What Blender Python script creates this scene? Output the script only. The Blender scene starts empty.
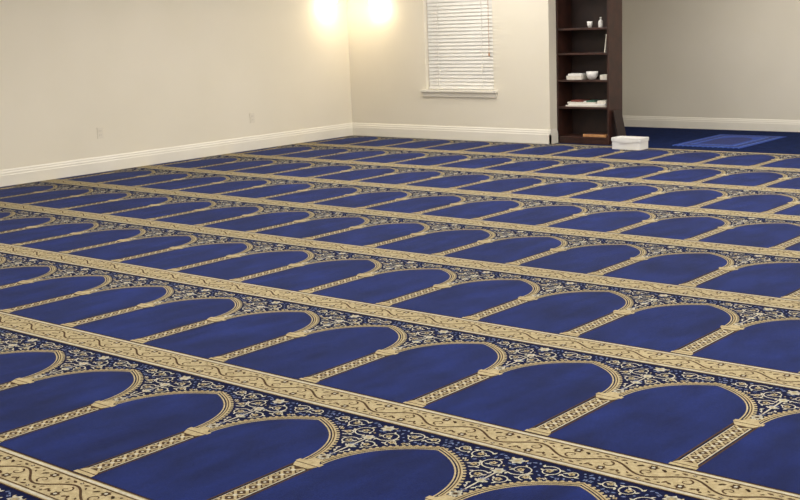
import bpy, bmesh, random
import numpy as np
from math import *
from mathutils import Matrix, Vector

# ------------------------------------------------------------------ camera solution
H=1.5; F=1197.9; PI_=radians(11.0); RO=radians(2.19); PS=radians(40.35)
P=.798*H; W=.383*H; B0=1.415*H
Rv=Vector((cos(PS),sin(PS),0)); Fh=Vector((-sin(PS),cos(PS),0)); Zv=Vector((0,0,1))
Fv=Fh*cos(PI_)-Zv*sin(PI_); Dv=-Fh*sin(PI_)-Zv*cos(PI_)
Xc=Rv*cos(RO)+Dv*sin(RO); Dc=-Rv*sin(RO)+Dv*cos(RO)
CAM=Vector((0,0,H))
def ray(x,y): return Fv+Xc*((x-400)/F)+Dc*((y-250)/F)
def onz(x,y,z=0): r=ray(x,y); return CAM+r*((z-CAM.z)/r.z)
def onb(x,y,b): r=ray(x,y); return CAM+r*(b/r.y)
def ona(x,y,a): r=ray(x,y); return CAM+r*(a/r.x)

LW=-7.03*H      # left wall face (x)
BW=7.70*H       # back wall face (y)
AB=9.10*H       # alcove back wall face
RWX=2.2; NWY=-1.6; CH=2.9; T=.16

# ------------------------------------------------------------------ materials
def mat(name,col,rough=.6,noise=None,col2=None,bump=0,bscale=200,emit=None,sheen=0,detail=3,metal=0,spec=None,lo=.35,hi=.65,fine=0,famp=.15,streak=0,samp=.2):
    m=bpy.data.materials.new(name); m.use_nodes=True; nt=m.node_tree; b=nt.nodes['Principled BSDF']
    b.inputs['Base Color'].default_value=(*col,1); b.inputs['Roughness'].default_value=rough; b.inputs['Metallic'].default_value=metal
    if spec is not None: b.inputs['Specular IOR Level'].default_value=spec
    if sheen:
        b.inputs['Sheen Weight'].default_value=sheen; b.inputs['Sheen Roughness'].default_value=.4
        b.inputs['Sheen Tint'].default_value=(.55,.65,1,1)
    tc=nt.nodes.new('ShaderNodeTexCoord')
    if noise:
        n=nt.nodes.new('ShaderNodeTexNoise'); n.inputs['Scale'].default_value=noise; n.inputs['Detail'].default_value=detail
        nt.links.new(tc.outputs['Object'],n.inputs['Vector'])
        r=nt.nodes.new('ShaderNodeValToRGB'); r.color_ramp.elements[0].position=lo; r.color_ramp.elements[1].position=hi
        r.color_ramp.elements[0].color=(*col,1); r.color_ramp.elements[1].color=(*col2,1)
        nt.links.new(n.outputs['Fac'],r.inputs['Fac']); src=r.outputs['Color']
        for (sc_,am_,str_) in ((fine,famp,1),(streak,samp,.32)):
            if not sc_: continue
            mp=nt.nodes.new('ShaderNodeMapping'); mp.inputs['Rotation'].default_value=(0,0,.5 if str_<1 else 0); mp.inputs['Scale'].default_value=(1,str_,1)
            nt.links.new(tc.outputs['Object'],mp.inputs['Vector'])
            n3=nt.nodes.new('ShaderNodeTexNoise'); n3.inputs['Scale'].default_value=sc_; n3.inputs['Detail'].default_value=2 if str_==1 else 4
            nt.links.new(mp.outputs['Vector'],n3.inputs['Vector'])
            mr=nt.nodes.new('ShaderNodeMapRange'); mr.inputs['From Min'].default_value=.35; mr.inputs['From Max'].default_value=.65
            mr.inputs['To Min'].default_value=1-am_; mr.inputs['To Max'].default_value=1+am_
            nt.links.new(n3.outputs['Fac'],mr.inputs['Value'])
            vm=nt.nodes.new('ShaderNodeVectorMath'); vm.operation='SCALE'
            nt.links.new(src,vm.inputs[0]); nt.links.new(mr.outputs['Result'],vm.inputs['Scale']); src=vm.outputs['Vector']
        nt.links.new(src,b.inputs['Base Color'])
    if bump:
        n2=nt.nodes.new('ShaderNodeTexNoise'); n2.inputs['Scale'].default_value=bscale; n2.inputs['Detail'].default_value=2
        nt.links.new(tc.outputs['Object'],n2.inputs['Vector'])
        bp=nt.nodes.new('ShaderNodeBump'); bp.inputs['Strength'].default_value=bump; bp.inputs['Distance'].default_value=.003
        nt.links.new(n2.outputs['Fac'],bp.inputs['Height']); nt.links.new(bp.outputs['Normal'],b.inputs['Normal'])
    if emit:
        b.inputs['Emission Color'].default_value=(*emit[0],1); b.inputs['Emission Strength'].default_value=emit[1]
    return m
def s(r,g,b):
    f=lambda c:(c/255/12.92 if c/255<=.04045 else ((c/255+.055)/1.055)**2.4)
    return (f(r),f(g),f(b))
M_wall=mat('wall_paint',s(226,219,202),.75,1.2,s(229,222,206),.12,160)
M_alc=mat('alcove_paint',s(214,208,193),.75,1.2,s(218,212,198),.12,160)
M_ceil=mat('ceiling_paint',s(225,222,214),.9,2,s(230,227,220),.1,120)
M_trim=mat('trim_paint',s(230,225,212),.4,3,s(234,229,217),.02,60)
M_plate=mat('plate_plastic',s(220,213,197),.5,3,s(223,216,201))
M_slab=mat('slab',s(120,118,115),.9,4,s(135,132,128),.2,60)
M_navy=mat('carpet_navy',s(13,17,46),.95,60,s(19,25,58),.3,420,spec=.05)
M_field=mat('carpet_royal_blue',s(12,23,71),.95,3.0,s(19,33,89),.4,300,detail=5,spec=.08,lo=.30,hi=.70,fine=150,sheen=.10,famp=.14,streak=9,samp=.24)
M_gold=mat('carpet_gold',s(158,144,110),.95,60,s(178,164,130),.3,420,spec=.05,fine=260,famp=.12)
M_cream=mat('carpet_cream',s(174,168,150),.95,60,s(192,187,170),.3,420,spec=.05,fine=260,famp=.1)
M_brown=mat('carpet_brown',s(66,49,35),.95,90,s(84,64,47),.3,420,spec=.05)
M_steel=mat('carpet_steel',s(84,98,136),.95,90,s(116,126,156),.3,420,spec=.05)
M_plain=mat('carpet_plain_blue',s(15,26,60),.95,12,s(20,33,72),.3,420,spec=.05,fine=120)
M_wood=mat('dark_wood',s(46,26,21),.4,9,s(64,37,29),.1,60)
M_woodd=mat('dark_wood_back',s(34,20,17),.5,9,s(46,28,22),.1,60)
M_white=mat('white_plastic',s(226,224,220),.4,8,s(232,230,226))
M_blind=mat('blind_slat',s(230,228,222),.5,8,s(236,234,228))
M_dark=mat('dark_gap',s(130,128,122),.8,8,s(140,137,132))
M_brass=mat('bronze_metal',s(170,150,118),.35,20,s(190,168,134),metal=.6)
M_glow=mat('lamp_glass',(1,.95,.85),.4,emit=((1,.90,.70),11))
M_panel=mat('light_diffuser',(1,1,1),.5,emit=((1,.96,.9),6))
M_paper=mat('paper',s(222,216,204),.8,30,s(205,200,188))
M_tan=mat('tan_wood',s(170,120,75),.6,15,s(190,140,92))
M_red=mat('book_cover',s(96,40,36),.6,15,s(120,60,48))
M_green=mat('book_cover_green',s(48,84,70),.6,15,s(60,100,84))
M_rugA=mat('rug_blue',s(20,50,128),.95,40,s(32,66,150),.4,300)
M_rugB=mat('rug_dark_blue',s(12,26,84),.95,40,s(18,38,104),.4,300)
M_rugC=mat('rug_light',s(66,98,166),.95,40,s(92,122,186),.4,300)

# ------------------------------------------------------------------ mesh builder
class MB:
    def __init__(s): s.v=[]; s.f=[]; s.m=[]
    def add(s,vs,fs,m=0):
        o=len(s.v); s.v+= [tuple(v) for v in vs]; s.f+=[tuple(i+o for i in f) for f in fs]; s.m+=[m]*len(fs)
    def box(s,a,b,m=0,rot=None,piv=None):
        x0,y0,z0=a; x1,y1,z1=b
        vs=[Vector(q) for q in ((x0,y0,z0),(x1,y0,z0),(x1,y1,z0),(x0,y1,z0),(x0,y0,z1),(x1,y0,z1),(x1,y1,z1),(x0,y1,z1))]
        if rot is not None:
            pv=Vector(piv) if piv is not None else (Vector(a)+Vector(b))/2
            vs=[rot@(q-pv)+pv for q in vs]
        s.add(vs,[(0,3,2,1),(4,5,6,7),(0,1,5,4),(1,2,6,5),(2,3,7,6),(3,0,4,7)],m)
    def lathe(s,c,prof,m=0,n=24,a0=0,a1=2*pi,axis='z'):
        full=abs(a1-a0-2*pi)<1e-6; k=n if full else n+1; vs=[]
        for (r,z) in prof:
            for i in range(k):
                t=a0+(a1-a0)*i/n
                p=(r*cos(t),r*sin(t),z)
                vs.append((c[0]+p[0],c[1]+p[1],c[2]+p[2]))
        fs=[]
        for j in range(len(prof)-1):
            for i in range(n):
                i2=(i+1)%k
                fs.append((j*k+i,j*k+i2,(j+1)*k+i2,(j+1)*k+i))
        s.add(vs,fs,m)
    def obj(s,name,mats,bevel=0,smooth=False,parent=None):
        v=np.array(s.v); c=(v.min(0)+v.max(0))/2; c[2]=v[:,2].min()
        me=bpy.data.meshes.new(name); me.from_pydata((v-c).tolist(),[],s.f)
        for m in mats: me.materials.append(m)
        me.polygons.foreach_set('material_index',s.m)
        if smooth: me.polygons.foreach_set('use_smooth',[True]*len(s.f))
        me.update(); o=bpy.data.objects.new(name,me); o.location=c; bpy.context.collection.objects.link(o)
        bm=bmesh.new(); bm.from_mesh(me); bmesh.ops.recalc_face_normals(bm,faces=bm.faces); bm.to_mesh(me); bm.free()
        if bevel:
            b=o.modifiers.new('bevel','BEVEL'); b.width=bevel; b.segments=2; b.limit_method='ANGLE'; b.harden_normals=False
        return o
def simple(name,boxes,mats,bevel=0):
    mb=MB()
    for bx in boxes: mb.box(*bx)
    return mb.obj(name,mats,bevel)

# ------------------------------------------------------------------ carpet tile
rng=random.Random(7)
class Tile:
    def __init__(s): s.v=[]; s.f=[]; s.m=[]
    def poly(s,pts,z,m):
        o=len(s.v); s.v+=[(p[0],p[1],z) for p in pts]; s.f.append(tuple(range(o,o+len(pts)))); s.m.append(m)
    def strip(s,L,R,z,m):
        for i in range(len(L)-1): s.poly([L[i],R[i],R[i+1],L[i+1]],z,m)
    def line(s,pts,w,z,m,taper=False):
        L=[];R=[]; n=len(pts)
        for i,p in enumerate(pts):
            a=pts[max(i-1,0)]; b=pts[min(i+1,n-1)]; dx,dy=b[0]-a[0],b[1]-a[1]; l=hypot(dx,dy) or 1
            ww=w/2*(1-.6*i/(n-1) if taper else 1)
            L.append((p[0]-dy/l*ww,p[1]+dx/l*ww)); R.append((p[0]+dy/l*ww,p[1]-dx/l*ww))
        s.strip(L,R,z,m)
    def disc(s,c,r,z,m,n=8): s.poly([(c[0]+r*cos(2*pi*i/n),c[1]+r*sin(2*pi*i/n)) for i in range(n)],z,m)
    def leaf(s,c,l,w,ang,z,m):
        pts=[(0,0),(.3*l,.5*w),(.65*l,.38*w),(l,0),(.65*l,-.38*w),(.3*l,-.5*w)]
        ca,sa=cos(ang),sin(ang)
        s.poly([(c[0]+x*ca-y*sa,c[1]+x*sa+y*ca) for x,y in pts],z,m)
    def flower(s,c,r,z,m,mc,n=5,a0=0):
        for i in range(n): s.leaf(c,r,r*.75,a0+2*pi*i/n,z,m)
        s.disc(c,r*.32,z+.0004,mc,8)
NAVY,FLD,GOLD,CRM,BRN,STL=range(6)
Z0,Z1,Z2,Z3=.010,.0108,.0115,.0122
def make_tile():
    t=Tile(); hw=W/2; y0=-.12; y1=P-.12
    t.poly([(-hw,y0),(hw,y0),(hw,y1),(-hw,y1)],Z0,NAVY)
    # gold band
    t.poly([(-hw,-.098),(hw,-.098),(hw,.098),(-hw,.098)],Z1,GOLD)
    for sg in (-1,1):
        for lo,hi,m in ((.071,.077,BRN),(.080,.092,CRM),(.098,.104,BRN)):
            a,b=sorted((sg*lo,sg*hi)); t.poly([(-hw,a),(hw,a),(hw,b),(-hw,b)],Z2,m)
    per=W/2; N=72
    t.line([(-hw+W*i/N, .034*sin(2*pi*(i/N)*2)) for i in range(N+1)],.0095,Z2,BRN)
    for k in range(4):
        sg=1 if k%2==0 else -1
        xc=-hw+per*(k+.5)/2
        pts=[]
        for i in range(22):
            u=i/21; r=.026*(1-.8*u); an=pi*1.5+u*2.0*pi
            pts.append((xc+r*cos(an)*sg, sg*(-.004)-sg*r*sin(an)*.9))
        t.line(pts,.0075,Z2,BRN,True)
        t.flower((xc,-sg*.048),.021,Z2,BRN,CRM,6,.3)
        for d in (-1,1):
            t.leaf((xc+d*.030,-sg*.050),.028,.012,(0 if d>0 else pi)+sg*d*.5,Z2,BRN)
            t.leaf((xc+d*.052,-sg*.030),.026,.012,(-sg)*(pi/2)+d*.5,Z2,BRN)
            t.leaf((xc+d*.02,sg*.050),.028,.012,(0 if d>0 else pi)+sg*d*.3,Z2,BRN)
            t.leaf((xc+d*.045,sg*.042),.020,.009,(0 if d>0 else pi)-sg*d*.8,Z2,BRN)
        t.disc((xc+per/4,.055*sg),.006,Z2,BRN); t.disc((xc+per/4,-.055*sg),.006,Z2,BRN)
        t.flower((xc,sg*.058),.010,Z2,BRN,CRM,4,.3)
    # arch geometry
    cf=.043; ys=.63; Hh=.345; aw=hw-cf; yb=.108
    def arch(off=0,n=40):
        pts=[]
        for i in range(n+1):
            th=pi/2*i/n
            pts.append(((aw)*cos(th)**.92 if i<n else 0, ys+Hh*(.86*sin(th)+.14*(th/(pi/2))**4)))
        if off:
            q=[]
            for i,p in enumerate(pts):
                if i==0: nx,ny=1,0
                elif i==n: nx,ny=0,1.25
                else:
                    a,b=pts[i-1],pts[i+1]; dx,dy=b[0]-a[0],b[1]-a[1]; l=hypot(dx,dy); nx,ny=dy/l,-dx/l
                    if nx<0: nx,ny=-nx,-ny
                q.append((max(p[0]+nx*off,0),p[1]+ny*off))
            pts=q
        return pts
    base=arch()
    for sg in (-1,1):
        X=lambda d: sg*(hw-d)
        L=[(X(0),yb)]+[(X(0),p[1]) for p in base]; R=[(X(aw),yb)]+[(X(p[0]),p[1]) for p in base]
        t.strip(L,R,Z1,FLD)
        for o0,o1,m in ((-.003,.003,GOLD),(.009,.026,GOLD),(.0145,.019,BRN)):
            A=arch(o0);B=arch(o1); z=Z2 if m!=BRN else Z3
            k0=0
            if o0>0: k0=2
            t.strip([(X(p[0]),p[1]) for p in A[k0:]],[(X(p[0]),p[1]) for p in B[k0:]],z,m)
        C=arch(.031,60)
        for i in range(5,60,3):
            t.disc((X(C[i][0]),C[i][1]),.0070,Z1,GOLD,8)
        a,b=sorted((sg*(cf-.002),sg*(cf+.005))); t.poly([(a,yb),(b,yb),(b,ys),(a,ys)],Z2,BRN)
    # column shaft
    sh=.029; c0,c1=.155,.575
    t.poly([(-sh-.005,c0),(sh+.005,c0),(sh+.005,c1),(-sh-.005,c1)],Z1,CRM)
    t.poly([(-sh,c0),(sh,c0),(sh,c1),(-sh,c1)],Z2,BRN)
    nd=8; dl=(c1-c0)/nd
    for i in range(nd):
        yc=c0+dl*(i+.5); h=dl/2
        for sg in (-1,1):
            t.line([(-sh*.95*sg,yc-h),(0,yc),(sh*.95*sg,yc+h)],.0095,Z3,GOLD)
            t.disc((sg*sh*.72,yc),.0055,Z3,GOLD,8)
        t.disc((0,yc),.009,Z3+.0003,CRM,8)
        if i: t.disc((0,yc-h),.0055,Z3,CRM,8)
    def blk(y0,y1,a,b,m,z): t.poly([(-a,y0),(a,y0),(b,y1),(-b,y1)],z,m)
    blk(.108,.126,.050,.050,GOLD,Z3); blk(.126,.131,.046,.046,BRN,Z3); blk(.131,.155,.046,.034,GOLD,Z3)
    blk(.575,.583,.042,.042,BRN,Z3); blk(.583,.612,.034,.052,GOLD,Z3); blk(.612,.617,.050,.050,BRN,Z3)
    blk(.617,.640,.057,.057,GOLD,Z3); blk(.640,.675,.036,.008,GOLD,Z3)
    t.flower((0,.70),.026,Z2,CRM,BRN,6)
    # spandrel ornament
    out=arch(.040,30); occ=[]
    OC=[(hw-p[0],p[1]) for p in out]
    ytop=P-.112
    def free(x,y,mr=.0):
        x=abs(x)
        if y>ytop-mr or x>hw-.001 or y<.66: return False
        dmin=min(hypot(x-q[0],y-q[1]) for q in OC)
        yc=None
        for i in range(len(OC)-1):
            if OC[i][0]<=x<=OC[i+1][0]+1e-9: yc=OC[i][1]+(OC[i+1][1]-OC[i][1])*(x-OC[i][0])/max(OC[i+1][0]-OC[i][0],1e-9); break
        if yc is not None and y<yc: return False
        return dmin>mr
    def vine(pts,w,m,taper=True):
        seg=[]
        for p in pts+[(9,9)]:
            if free(p[0],p[1],.003): seg.append(p); occ.append(p)
            else:
                if len(seg)>2: t.line(seg,w,Z1,m,taper); t.line([(-a,b) for a,b in seg],w,Z1,m,taper)
                seg=[]
    def spiral(cx,cy,r,turns,a0,d):
        n=int(18*turns)+4
        return [(cx+r*(1-.85*i/n)*cos(a0+d*2*pi*turns*i/n),cy+r*(1-.85*i/n)*sin(a0+d*2*pi*turns*i/n)) for i in range(n+1)]
    for (cx,cy,r,tn,a0,d,m) in ((.055,.985,.048,1.5,-2.2,1,CRM),(.140,1.028,.044,1.5,2.6,-1,CRM),(.215,1.045,.032,1.3,-2.6,1,CRM),
        (.042,.875,.036,1.4,2.4,-1,CRM),(.030,.78,.024,1.3,-2.2,1,CRM),(.105,.940,.030,1.3,-.5,-1,CRM)):
        pts=spiral(cx,cy,r,tn,a0,d); vine(pts,.0055,m)
        if free(cx,cy,.008):
            for sg in (-1,1): t.flower((sg*cx,cy),.0150,Z2,GOLD,BRN,5,rng.random()*6)
        for k in range(0,len(pts)-6,6):
            p=pts[k]; q=pts[k+1]; an=atan2(q[1]-p[1],q[0]-p[0])+d*-1.0
            e=(p[0]+.02*cos(an),p[1]+.02*sin(an))
            if free(*e,.006) and free(*p,.004):
                occ.append(e)
                for sg in (-1,1): t.leaf((sg*p[0],p[1]),.020,.009,an if sg>0 else pi-an,Z1,m)
    t.line([(0,.66),(0,.95)],.007,Z1,CRM)
    for yy,rr in ((.835,.020),(.935,.026),(1.045,.030)): t.flower((0,yy),rr,Z2,CRM,GOLD,6,.5); occ.append((0,yy))
    for _ in range(4000):
        x=rng.uniform(0.004,hw-.004); y=rng.uniform(.66,ytop)
        if not free(x,y,.010): continue
        if any(hypot(x-q[0],y-q[1])<.0175 for q in occ): continue
        occ.append((x,y)); c=rng.choice((CRM,STL,STL,GOLD,STL)); k=rng.random(); an=rng.random()*2*pi
        for sg in (-1,1):
            a=an if sg>0 else pi-an
            if k<.5: t.leaf((sg*x-.008*cos(a),y-.008*sin(a)),.019,.0085,a,Z1,c)
            elif k<.7: t.flower((sg*x,y),.0105,Z1,c,BRN,4,a)
            else: t.disc((sg*x,y),.0045,Z1,c,6)
    return t
t=make_tile()
def clip(v,f,m,xmin=None,ymax=None):
    me=bpy.data.meshes.new('tmp'); me.from_pydata(v,[],f); me.polygons.foreach_set('material_index',m)
    bm=bmesh.new(); bm.from_mesh(me)
    if xmin is not None:
        bmesh.ops.bisect_plane(bm,geom=bm.verts[:]+bm.edges[:]+bm.faces[:],plane_co=(xmin,0,0),plane_no=(-1,0,0),clear_outer=True)
    if ymax is not None:
        bmesh.ops.bisect_plane(bm,geom=bm.verts[:]+bm.edges[:]+bm.faces[:],plane_co=(0,ymax,0),plane_no=(0,1,0),clear_outer=True)
    bm.verts.index_update()
    v=[tuple(x.co) for x in bm.verts]; f=[tuple(x.index for x in fc.verts) for fc in bm.faces]; m=[fc.material_index for fc in bm.faces]
    bm.free(); bpy.data.meshes.remove(me); return v,f,m
COL=.115; GAP=.004; XL=LW+GAP; YB=BW-.012
ROWOFF={0:-.04*W,-1:-.04*W,-2:-.04*W,-3:-.04*W,1:-.21*W}
OFF_FAR=-.28*W
nrow0=-int((B0-NWY)/P)+1
ncol1=int(floor((RWX-COL)/W-.5))
cache={}
AV=[];AF=[];AS=[];AM=[];off=0
for j in range(nrow0,12):
    yb=B0+j*P
    if yb-.12>=YB: break
    ym=None if yb+P-.12<=YB else YB-yb
    cj=COL+ROWOFF.get(j,OFF_FAR)
    for i in range(int(floor((XL-cj)/W-.5))+1-1,ncol1+1):
        xc=cj+i*W
        if xc+W/2<=XL+1e-4: continue
        xm=None if xc-W/2>=XL else XL-xc
        key=(None if xm is None else round(xm,4),ym is not None)
        if key not in cache:
            v,f,m=(t.v,t.f,t.m) if (xm is None and ym is None) else clip(t.v,t.f,t.m,xm,ym)
            cache[key]=(np.array(v),np.concatenate([np.array(q) for q in f]),np.array([len(q) for q in f]),np.array(m))
        v,fl,fs,m=cache[key]
        AV.append(v+np.array([xc,yb,0])); AF.append(fl+off); AS.append(fs); AM.append(m); off+=len(v)
V=np.concatenate(AV);FL=np.concatenate(AF);FS=np.concatenate(AS);MM=np.concatenate(AM)
me=bpy.data.meshes.new('prayer_carpet'); me.vertices.add(len(V)); me.vertices.foreach_set('co',V.ravel())
me.loops.add(len(FL)); me.loops.foreach_set('vertex_index',FL.astype(np.int32))
me.polygons.add(len(FS)); st=np.concatenate([[0],np.cumsum(FS)[:-1]]); me.polygons.foreach_set('loop_start',st.astype(np.int32))
for m in (M_navy,M_field,M_gold,M_cream,M_brown,M_steel): me.materials.append(m)
me.polygons.foreach_set('material_index',MM.astype(np.int32)); me.update(calc_edges=True); me.validate()
bm=bmesh.new(); bm.from_mesh(me)
for fc in bm.faces:
    if fc.normal.z<0: fc.normal_flip()
bm.to_mesh(me); bm.free()
co=bpy.data.objects.new('prayer_carpet',me); bpy.context.collection.objects.link(co)
RWX=V[:,0].max()+.005; NWY=V[:,1].min()-.005

# ------------------------------------------------------------------ room
AE=onb(549,60,BW).x
AL=AE-.45            # alcove widens behind the wall end
AR=AE+4.6; HZ=2.35
simple('floor',[((LW-T,NWY-T,-.1),(RWX+T,AB+T,.0))],[M_slab])
simple('ceiling',[((LW-T,NWY-T,CH),(RWX+T,AB+T,CH+.1))],[M_ceil])
simple('wall_left',[((LW-T,NWY-T,0),(LW,BW+T,CH))],[M_wall])
simple('wall_right',[((RWX,NWY-T,0),(RWX+T,BW+T,CH))],[M_wall])
simple('wall_front',[((LW,NWY-T,0),(RWX,NWY,CH))],[M_wall])
wl=onb(425,50,BW).x; wr=onb(493,50,BW).x; wz=onb(459,90,BW).z; wt=2.2
T2=.16
simple('wall_back',[((LW,BW,0),(wl,BW+T2,CH)),((wl,BW,0),(wr,BW+T2,wz)),((wl,BW,wt),(wr,BW+T2,CH)),((wr,BW,0),(AE,BW+T2,CH)),
    ((AE,BW,HZ),(AR,BW+T2,CH)),((AR,BW,0),(RWX,BW+T2,CH))],[M_wall])
simple('wall_alcove',[((AL-T,BW+T2,0),(AL,AB+T,CH)),((AR,BW+T2,0),(AR+T,AB+T,CH)),((AL,AB,0),(AR,AB+T,CH))],[M_alc])
simple('alcove_carpet',[((AE+.003,BW+.022,0.0),(AR-.003,AB-.003,.010)),((AL+.003,BW+T2+.003,0.0),(AE+.003,AB-.003,.010))],[M_plain])
simple('trim_1',[((AE+.003,BW-.010,.0),(AR-.003,BW+.020,.014))],[M_gold])
prof=[(0,0),(.020,0),(.020,.105),(.016,.112),(.016,.128),(.010,.140),(.010,.150),(.004,.163),(0,.163)]
def baseb(name,p0,p1,n,k_=1):
    mb=MB(); k=len(prof); vs=[]
    for p in (p0,p1):
        for d,z in prof: vs.append((p[0]+n[0]*d,p[1]+n[1]*d,z*k_+.0125))
    fs=[(i,(i+1)%k,k+(i+1)%k,k+i) for i in range(k)]+[tuple(range(k))[::-1],tuple(range(k,2*k))]
    mb.add(vs,fs,0); return mb.obj(name,[M_trim])
baseb('baseboard_left',(LW,NWY),(LW,BW),(1,0)); baseb('baseboard_right',(RWX,NWY),(RWX,BW),(-1,0))
baseb('baseboard_front',(LW,NWY),(RWX,NWY),(0,1)); baseb('baseboard_back',(LW,BW),(AE+.02,BW),(0,-1))
baseb('baseboard_back_right',(AR,BW),(RWX,BW),(0,-1))
baseb('baseboard_alcove_left',(AE,BW-.02),(AE,BW+.14),(1,0))
baseb('baseboard_alcove_back',(AL,AB),(AR,AB),(0,-1),.85); baseb('baseboard_alcove_right',(AR,BW),(AR,AB),(-1,0))

# ------------------------------------------------------------------ window with blinds
mb=MB(); g=.002
mb.box((wl+g,BW+.10,wz+g),(wr-g,BW+.14,wt-g),2)
for x0,x1 in ((wl+g,wl+.03),(wr-.03,wr-g)): mb.box((x0,BW+.07,wz+g),(x1,BW+.10,wt-g),0)
z=wz+.035; rot=Matrix.Rotation(radians(76),3,'X')
while z<wt-.05:
    mb.box((wl+.012,BW+.03,z-.0012),(wr-.012,BW+.08,z+.0012),1,rot); z+=.043
mb.box((wl+.010,BW+.035,wz+.006),(wr-.010,BW+.075,wz+.024),1)
mb.box((wl+.008,BW+.02,wt-.05),(wr-.008,BW+.08,wt-.004),1)
for f_ in (.18,.82):
    x=wl+(wr-wl)*f_; mb.box((x-.003,BW+.026,wz+.02),(x+.003,BW+.030,wt-.04),1)
xc_=wr-.07; zc=onb(489,52,BW).z
mb.box((xc_-.0015,BW+.015,zc),(xc_+.0015,BW+.018,wt-.04),3)
mb.lathe((xc_,BW+.0165,zc-.05),[(0,0),(.010,.004),(.009,.03),(.003,.05),(0,.052)],3,10)
mb.obj('window_1',[M_trim,M_blind,M_dark,M_tan])
simple('trim_2',[((wl-.06,BW-.045,wz-.028),(wr+.06,BW,wz)),((wl-.045,BW-.018,wz-.085),(wr+.045,BW,wz-.028))],[M_trim],.004)

# ------------------------------------------------------------------ bookcase
fy=BW+.15; bl=onb(557,140,fy).x+.004; br=onb(609,140,fy).x; bd=.30; bh=1.80; z0=.010; th=.022
mb=MB()
mb.box((bl,fy,z0),(bl+th,fy+bd,bh),0); mb.box((br-th,fy,z0),(br,fy+bd,bh),0)
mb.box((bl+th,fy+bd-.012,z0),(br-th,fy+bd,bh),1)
mb.box((bl-.0,fy-.006,bh),(br+.01,fy+bd,bh+.03),0)
mb.box((bl+th,fy+.01,z0),(br-th,fy+.028,z0+.06),0)
shz=[]
for yy in (137,107,80,53,28):
    zz=onb(583,yy,fy).z; zz=max(zz,z0+.06); shz.append(zz)
    mb.box((bl+th,fy+.003,zz-th),(br-th,fy+bd-.012,zz),0)
mb.box((bl+th,fy,0.0+bh-.05),(br-th,fy+.02,bh),0)
mb.obj('bookcase',[M_wood,M_woodd],.002)
def bx(mb,px0,px1,z,h,m,dy=.06,d=.18,ang=0):
    a=onb(px0,80,fy).x; b=onb(px1,80,fy).x
    mb.box((a,fy+dy,z),(b,fy+dy+d,z+h),m,Matrix.Rotation(ang,3,'Z'))
mb=MB(); z=shz[1]
for k,(a,b,h,m) in enumerate(((564,604,.016,0),(566,603,.018,1),(565,592,.016,0),(568,580,.020,2),(583,591,.018,3),(594,603,.034,0),(571,582,.026,1))):
    bx(mb,a,b,z,h,m,.03+.008*k,.15,.06*(-1)**k*.5)
    if k<3: z+=h
    if k==4: z-=.016
mb.obj('book_pile',[M_paper,M_white,M_red,M_green],.002)
mb=MB(); z=shz[2]
bx(mb,565,580,z,.045,0,.03,.15); bx(mb,566,579,z+.045,.022,1,.04,.13,.1); bx(mb,598,605,z,.055,0,.04,.12)
mb.obj('paper_stack',[M_paper,M_white,M_red],.002)
def bowl(px,z,r,h,name,m):
    mb=MB(); x=onb(px,80,fy).x; mb.lathe((x,fy+.09,z),[(0,0),(r*.55,0),(r*.9,h*.45),(r,h),(r*.93,h),(r*.82,h*.5),(r*.45,h*.12),(0,h*.1)],0,24); mb.obj(name,[m],smooth=True)
bowl(588,shz[2],.068,.09,'white_bowl',M_white)
bowl(586,shz[4],.032,.07,'white_cup',M_white)
mb=MB(); x=onb(596,20,fy).x
mb.lathe((x,fy+.1,shz[4]),[(0,0),(.024,0),(.026,.01),(.026,.06),(.020,.075),(.009,.085),(.009,.10),(.012,.101),(.012,.112),(0,.114)],0,20); mb.obj('spray_bottle',[M_white],smooth=True)
mb=MB(); x=onb(604,45,fy).x
mb.box((x-.004,fy+.03,shz[3]),(x+.006,fy+.15,shz[3]+.20),0,Matrix.Rotation(.10,3,'Y')); mb.box((x-.014,fy+.04,shz[3]),(x-.006,fy+.15,shz[3]+.16),0,Matrix.Rotation(.12,3,'Y'))
mb.obj('paper_folder',[M_paper])
mb=MB(); bx(mb,581,604,shz[0],.030,0,.03,.12,.05); bx(mb,583,602,shz[0]+.03,.010,1,.035,.11,.02); mb.obj('wooden_book_stand',[M_tan,M_wood],.003)

yc=BW-.20; xa=onb(612,145,yc).x; xb=onb(640,145,yc).x
mb=MB(); mb.box((xa,yc,.0125),(xb,yc+.18,.10),0); mb.box((xa-.006,yc-.006,.10),(xb+.006,yc+.186,.138),0); mb.box((xa+.1,yc-.010,.085),(xb-.1,yc-.006,.12),0)
mb.obj('storage_box',[M_white],.006)
mb=MB(); R_=Matrix.Rotation(radians(-12),3,'Y')
mb.box((br+.095,fy+.05,.014),(br+.113,fy+.22,.40),0,R_,(br+.11,fy+.1,.012)) 
mb.obj('leaning_board',[M_woodd],.003)
ra,rb=-4.10*H,-3.57*H; ry0,ry1=7.93*H,8.73*H
mb=MB(); zz=.010
mb.box((ra,ry0,zz),(rb,ry1,zz+.006),0)
mb.box((ra+.05,ry0+.05,zz+.006),(rb-.05,ry1-.05,zz+.0066),2); mb.box((ra+.062,ry0+.062,zz+.0066),(rb-.062,ry1-.062,zz+.0072),1)
mb.box((ra+.14,ry0+.14,zz+.0072),(rb-.14,ry1-.14,zz+.0078),2); mb.box((ra+.152,ry0+.152,zz+.0078),(rb-.152,ry1-.152,zz+.0084),0)
cx_=(ra+rb)/2
pts=[(-.2,0),(-.2,.45)]+[(-.2*cos(i*pi/16)**.9,.45+.28*sin(i*pi/16)) for i in range(1,8)]+[(0,.74)]
pts=pts+[(-x,y) for x,y in pts[::-1][1:]]
mb.add([(cx_+x,ry0+.2+y,zz+.0092) for x,y in pts],[tuple(range(len(pts)))],1)
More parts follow.
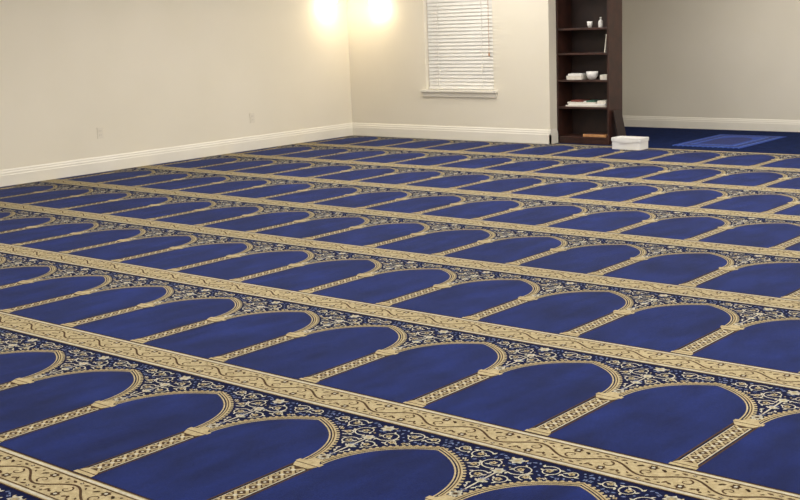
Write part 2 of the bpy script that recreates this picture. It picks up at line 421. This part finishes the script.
for i in range(9):
    for sx in (ra+.105,rb-.105):
        y=ry0+.14+i*(ry1-ry0-.28)/8; mb.add([(sx-.02,y,zz+.0082),(sx,y-.03,zz+.0082),(sx+.02,y,zz+.0082),(sx,y+.03,zz+.0082)],[(0,1,2,3)],0)
for i in range(14):
    x=ra+.02+i*(rb-ra-.04)/13
    mb.box((x-.006,ry0-.02,zz),(x+.006,ry0,zz+.002),2); mb.box((x-.006,ry1,zz),(x+.006,ry1+.02,zz+.002),2)
mb.obj('prayer_rug',[M_rugA,M_rugB,M_rugC])

def outlet(px,py,name):
    p=ona(px,py,LW); mb=MB()
    mb.box((LW,p.y-.036,p.z-.058),(LW+.006,p.y+.036,p.z+.058),0)
    for dz in (-.022,.022): mb.box((LW+.006,p.y-.016,p.z+dz-.014),(LW+.009,p.y+.016,p.z+dz+.014),0)
    for dz in (-.022,.022):
        for dy in (-.007,.007): mb.box((LW+.009,p.y+dy-.0015,p.z+dz-.004),(LW+.0095,p.y+dy+.0015,p.z+dz+.006),1)
    mb.obj(name,[M_plate,M_dark],.0015)
outlet(100,133,'wall_outlet'); outlet(252,118,'wall_outlet')

# sconces : back plate, arm, frosted bell shade opening down, globe bulb
def sconce(p,n,name,e):
    n=Vector(n); mb=MB(); c=p+n*.10
    t_=Vector((-n.y,n.x,0))
    def bxx(c0,hx,hn,hz,m):
        vs=[]
        for sz in (-1,1):
            for a,b in ((-1,-1),(1,-1),(1,1),(-1,1)): vs.append(c0+t_*hx*a+n*hn*b+Vector((0,0,hz*sz)))
        mb.add(vs,[(0,3,2,1),(4,5,6,7),(0,1,5,4),(1,2,6,5),(2,3,7,6),(3,0,4,7)],m)
    bxx(p+n*.010+Vector((0,0,.17)),.05,.010,.08,0); bxx(p+n*.055+Vector((0,0,.17)),.008,.045,.008,0)
    mb.lathe((c.x,c.y,c.z+.10),[(0,.075),(.02,.07),(.03,.04),(.034,.01),(.03,0)],0,20)
    mb.lathe((c.x,c.y,c.z-.05),[(.075,0),(.073,.03),(.060,.09),(.040,.135),(.03,.155)],1,24)
    mb.lathe((c.x,c.y,c.z-.06),[(0,0),(.018,.004),(.032,.02),(.036,.04),(.030,.06),(.014,.09),(0,.10)],1,20)
    mb.obj(name,[M_brass,M_glow])
    l=bpy.data.lights.new(name+'_bulb','POINT'); l.energy=e; l.color=(1,.84,.60); l.shadow_soft_size=.04
    o=bpy.data.objects.new(name+'_bulb',l); o.location=c+Vector((0,0,-.11))+n*.03; bpy.context.collection.objects.link(o)
sconce(ona(325,-1,LW),(1,0,0),'wall_sconce',2.6); sconce(onb(380,-1,BW),(0,-1,0),'wall_sconce',2.6)

for x in (-8.0,-5.0,-2.0,.8):
    for y in (1.2,4.6,8.0,10.4):
        mb=MB(); mb.box((x-.32,y-.62,CH-.03),(x+.32,y+.62,CH),0); mb.box((x-.29,y-.59,CH-.034),(x+.29,y+.59,CH-.03),1)
        mb.obj('ceiling_light',[M_white,M_panel])
        l=bpy.data.lights.new('panel_light','AREA'); l.shape='RECTANGLE'; l.size=.58; l.size_y=1.18
        l.energy=40*(.72 if y<2 else 1)*(.85 if x<-7 else 1); l.color=(1,.96,.89)
        o=bpy.data.objects.new('panel_light',l); o.location=(x,y,CH-.05); bpy.context.collection.objects.link(o)
l=bpy.data.lights.new('alcove_light','AREA'); l.size=.6; l.energy=28; l.color=(1,.94,.85)
o=bpy.data.objects.new('alcove_light',l); o.location=((AE+AR)/2,(BW+AB)/2,CH-.05); bpy.context.collection.objects.link(o)
w=bpy.data.worlds.new('world'); bpy.context.scene.world=w; w.use_nodes=True; w.node_tree.nodes['Background'].inputs[0].default_value=(.9,.93,1,1); w.node_tree.nodes['Background'].inputs[1].default_value=.3

cam=bpy.data.cameras.new('camera'); cam.sensor_width=36; cam.lens=F*36/800; cam.clip_start=.05; cam.clip_end=100
cam.dof.use_dof=True; cam.dof.focus_distance=7.0; cam.dof.aperture_fstop=16
o=bpy.data.objects.new('camera',cam); bpy.context.collection.objects.link(o)
Yc=-Dc; Zc=-Fv
o.matrix_world=Matrix(((Xc.x,Yc.x,Zc.x,CAM.x),(Xc.y,Yc.y,Zc.y,CAM.y),(Xc.z,Yc.z,Zc.z,CAM.z),(0,0,0,1)))
bpy.context.scene.camera=o
bpy.context.scene.view_settings.view_transform='Standard'
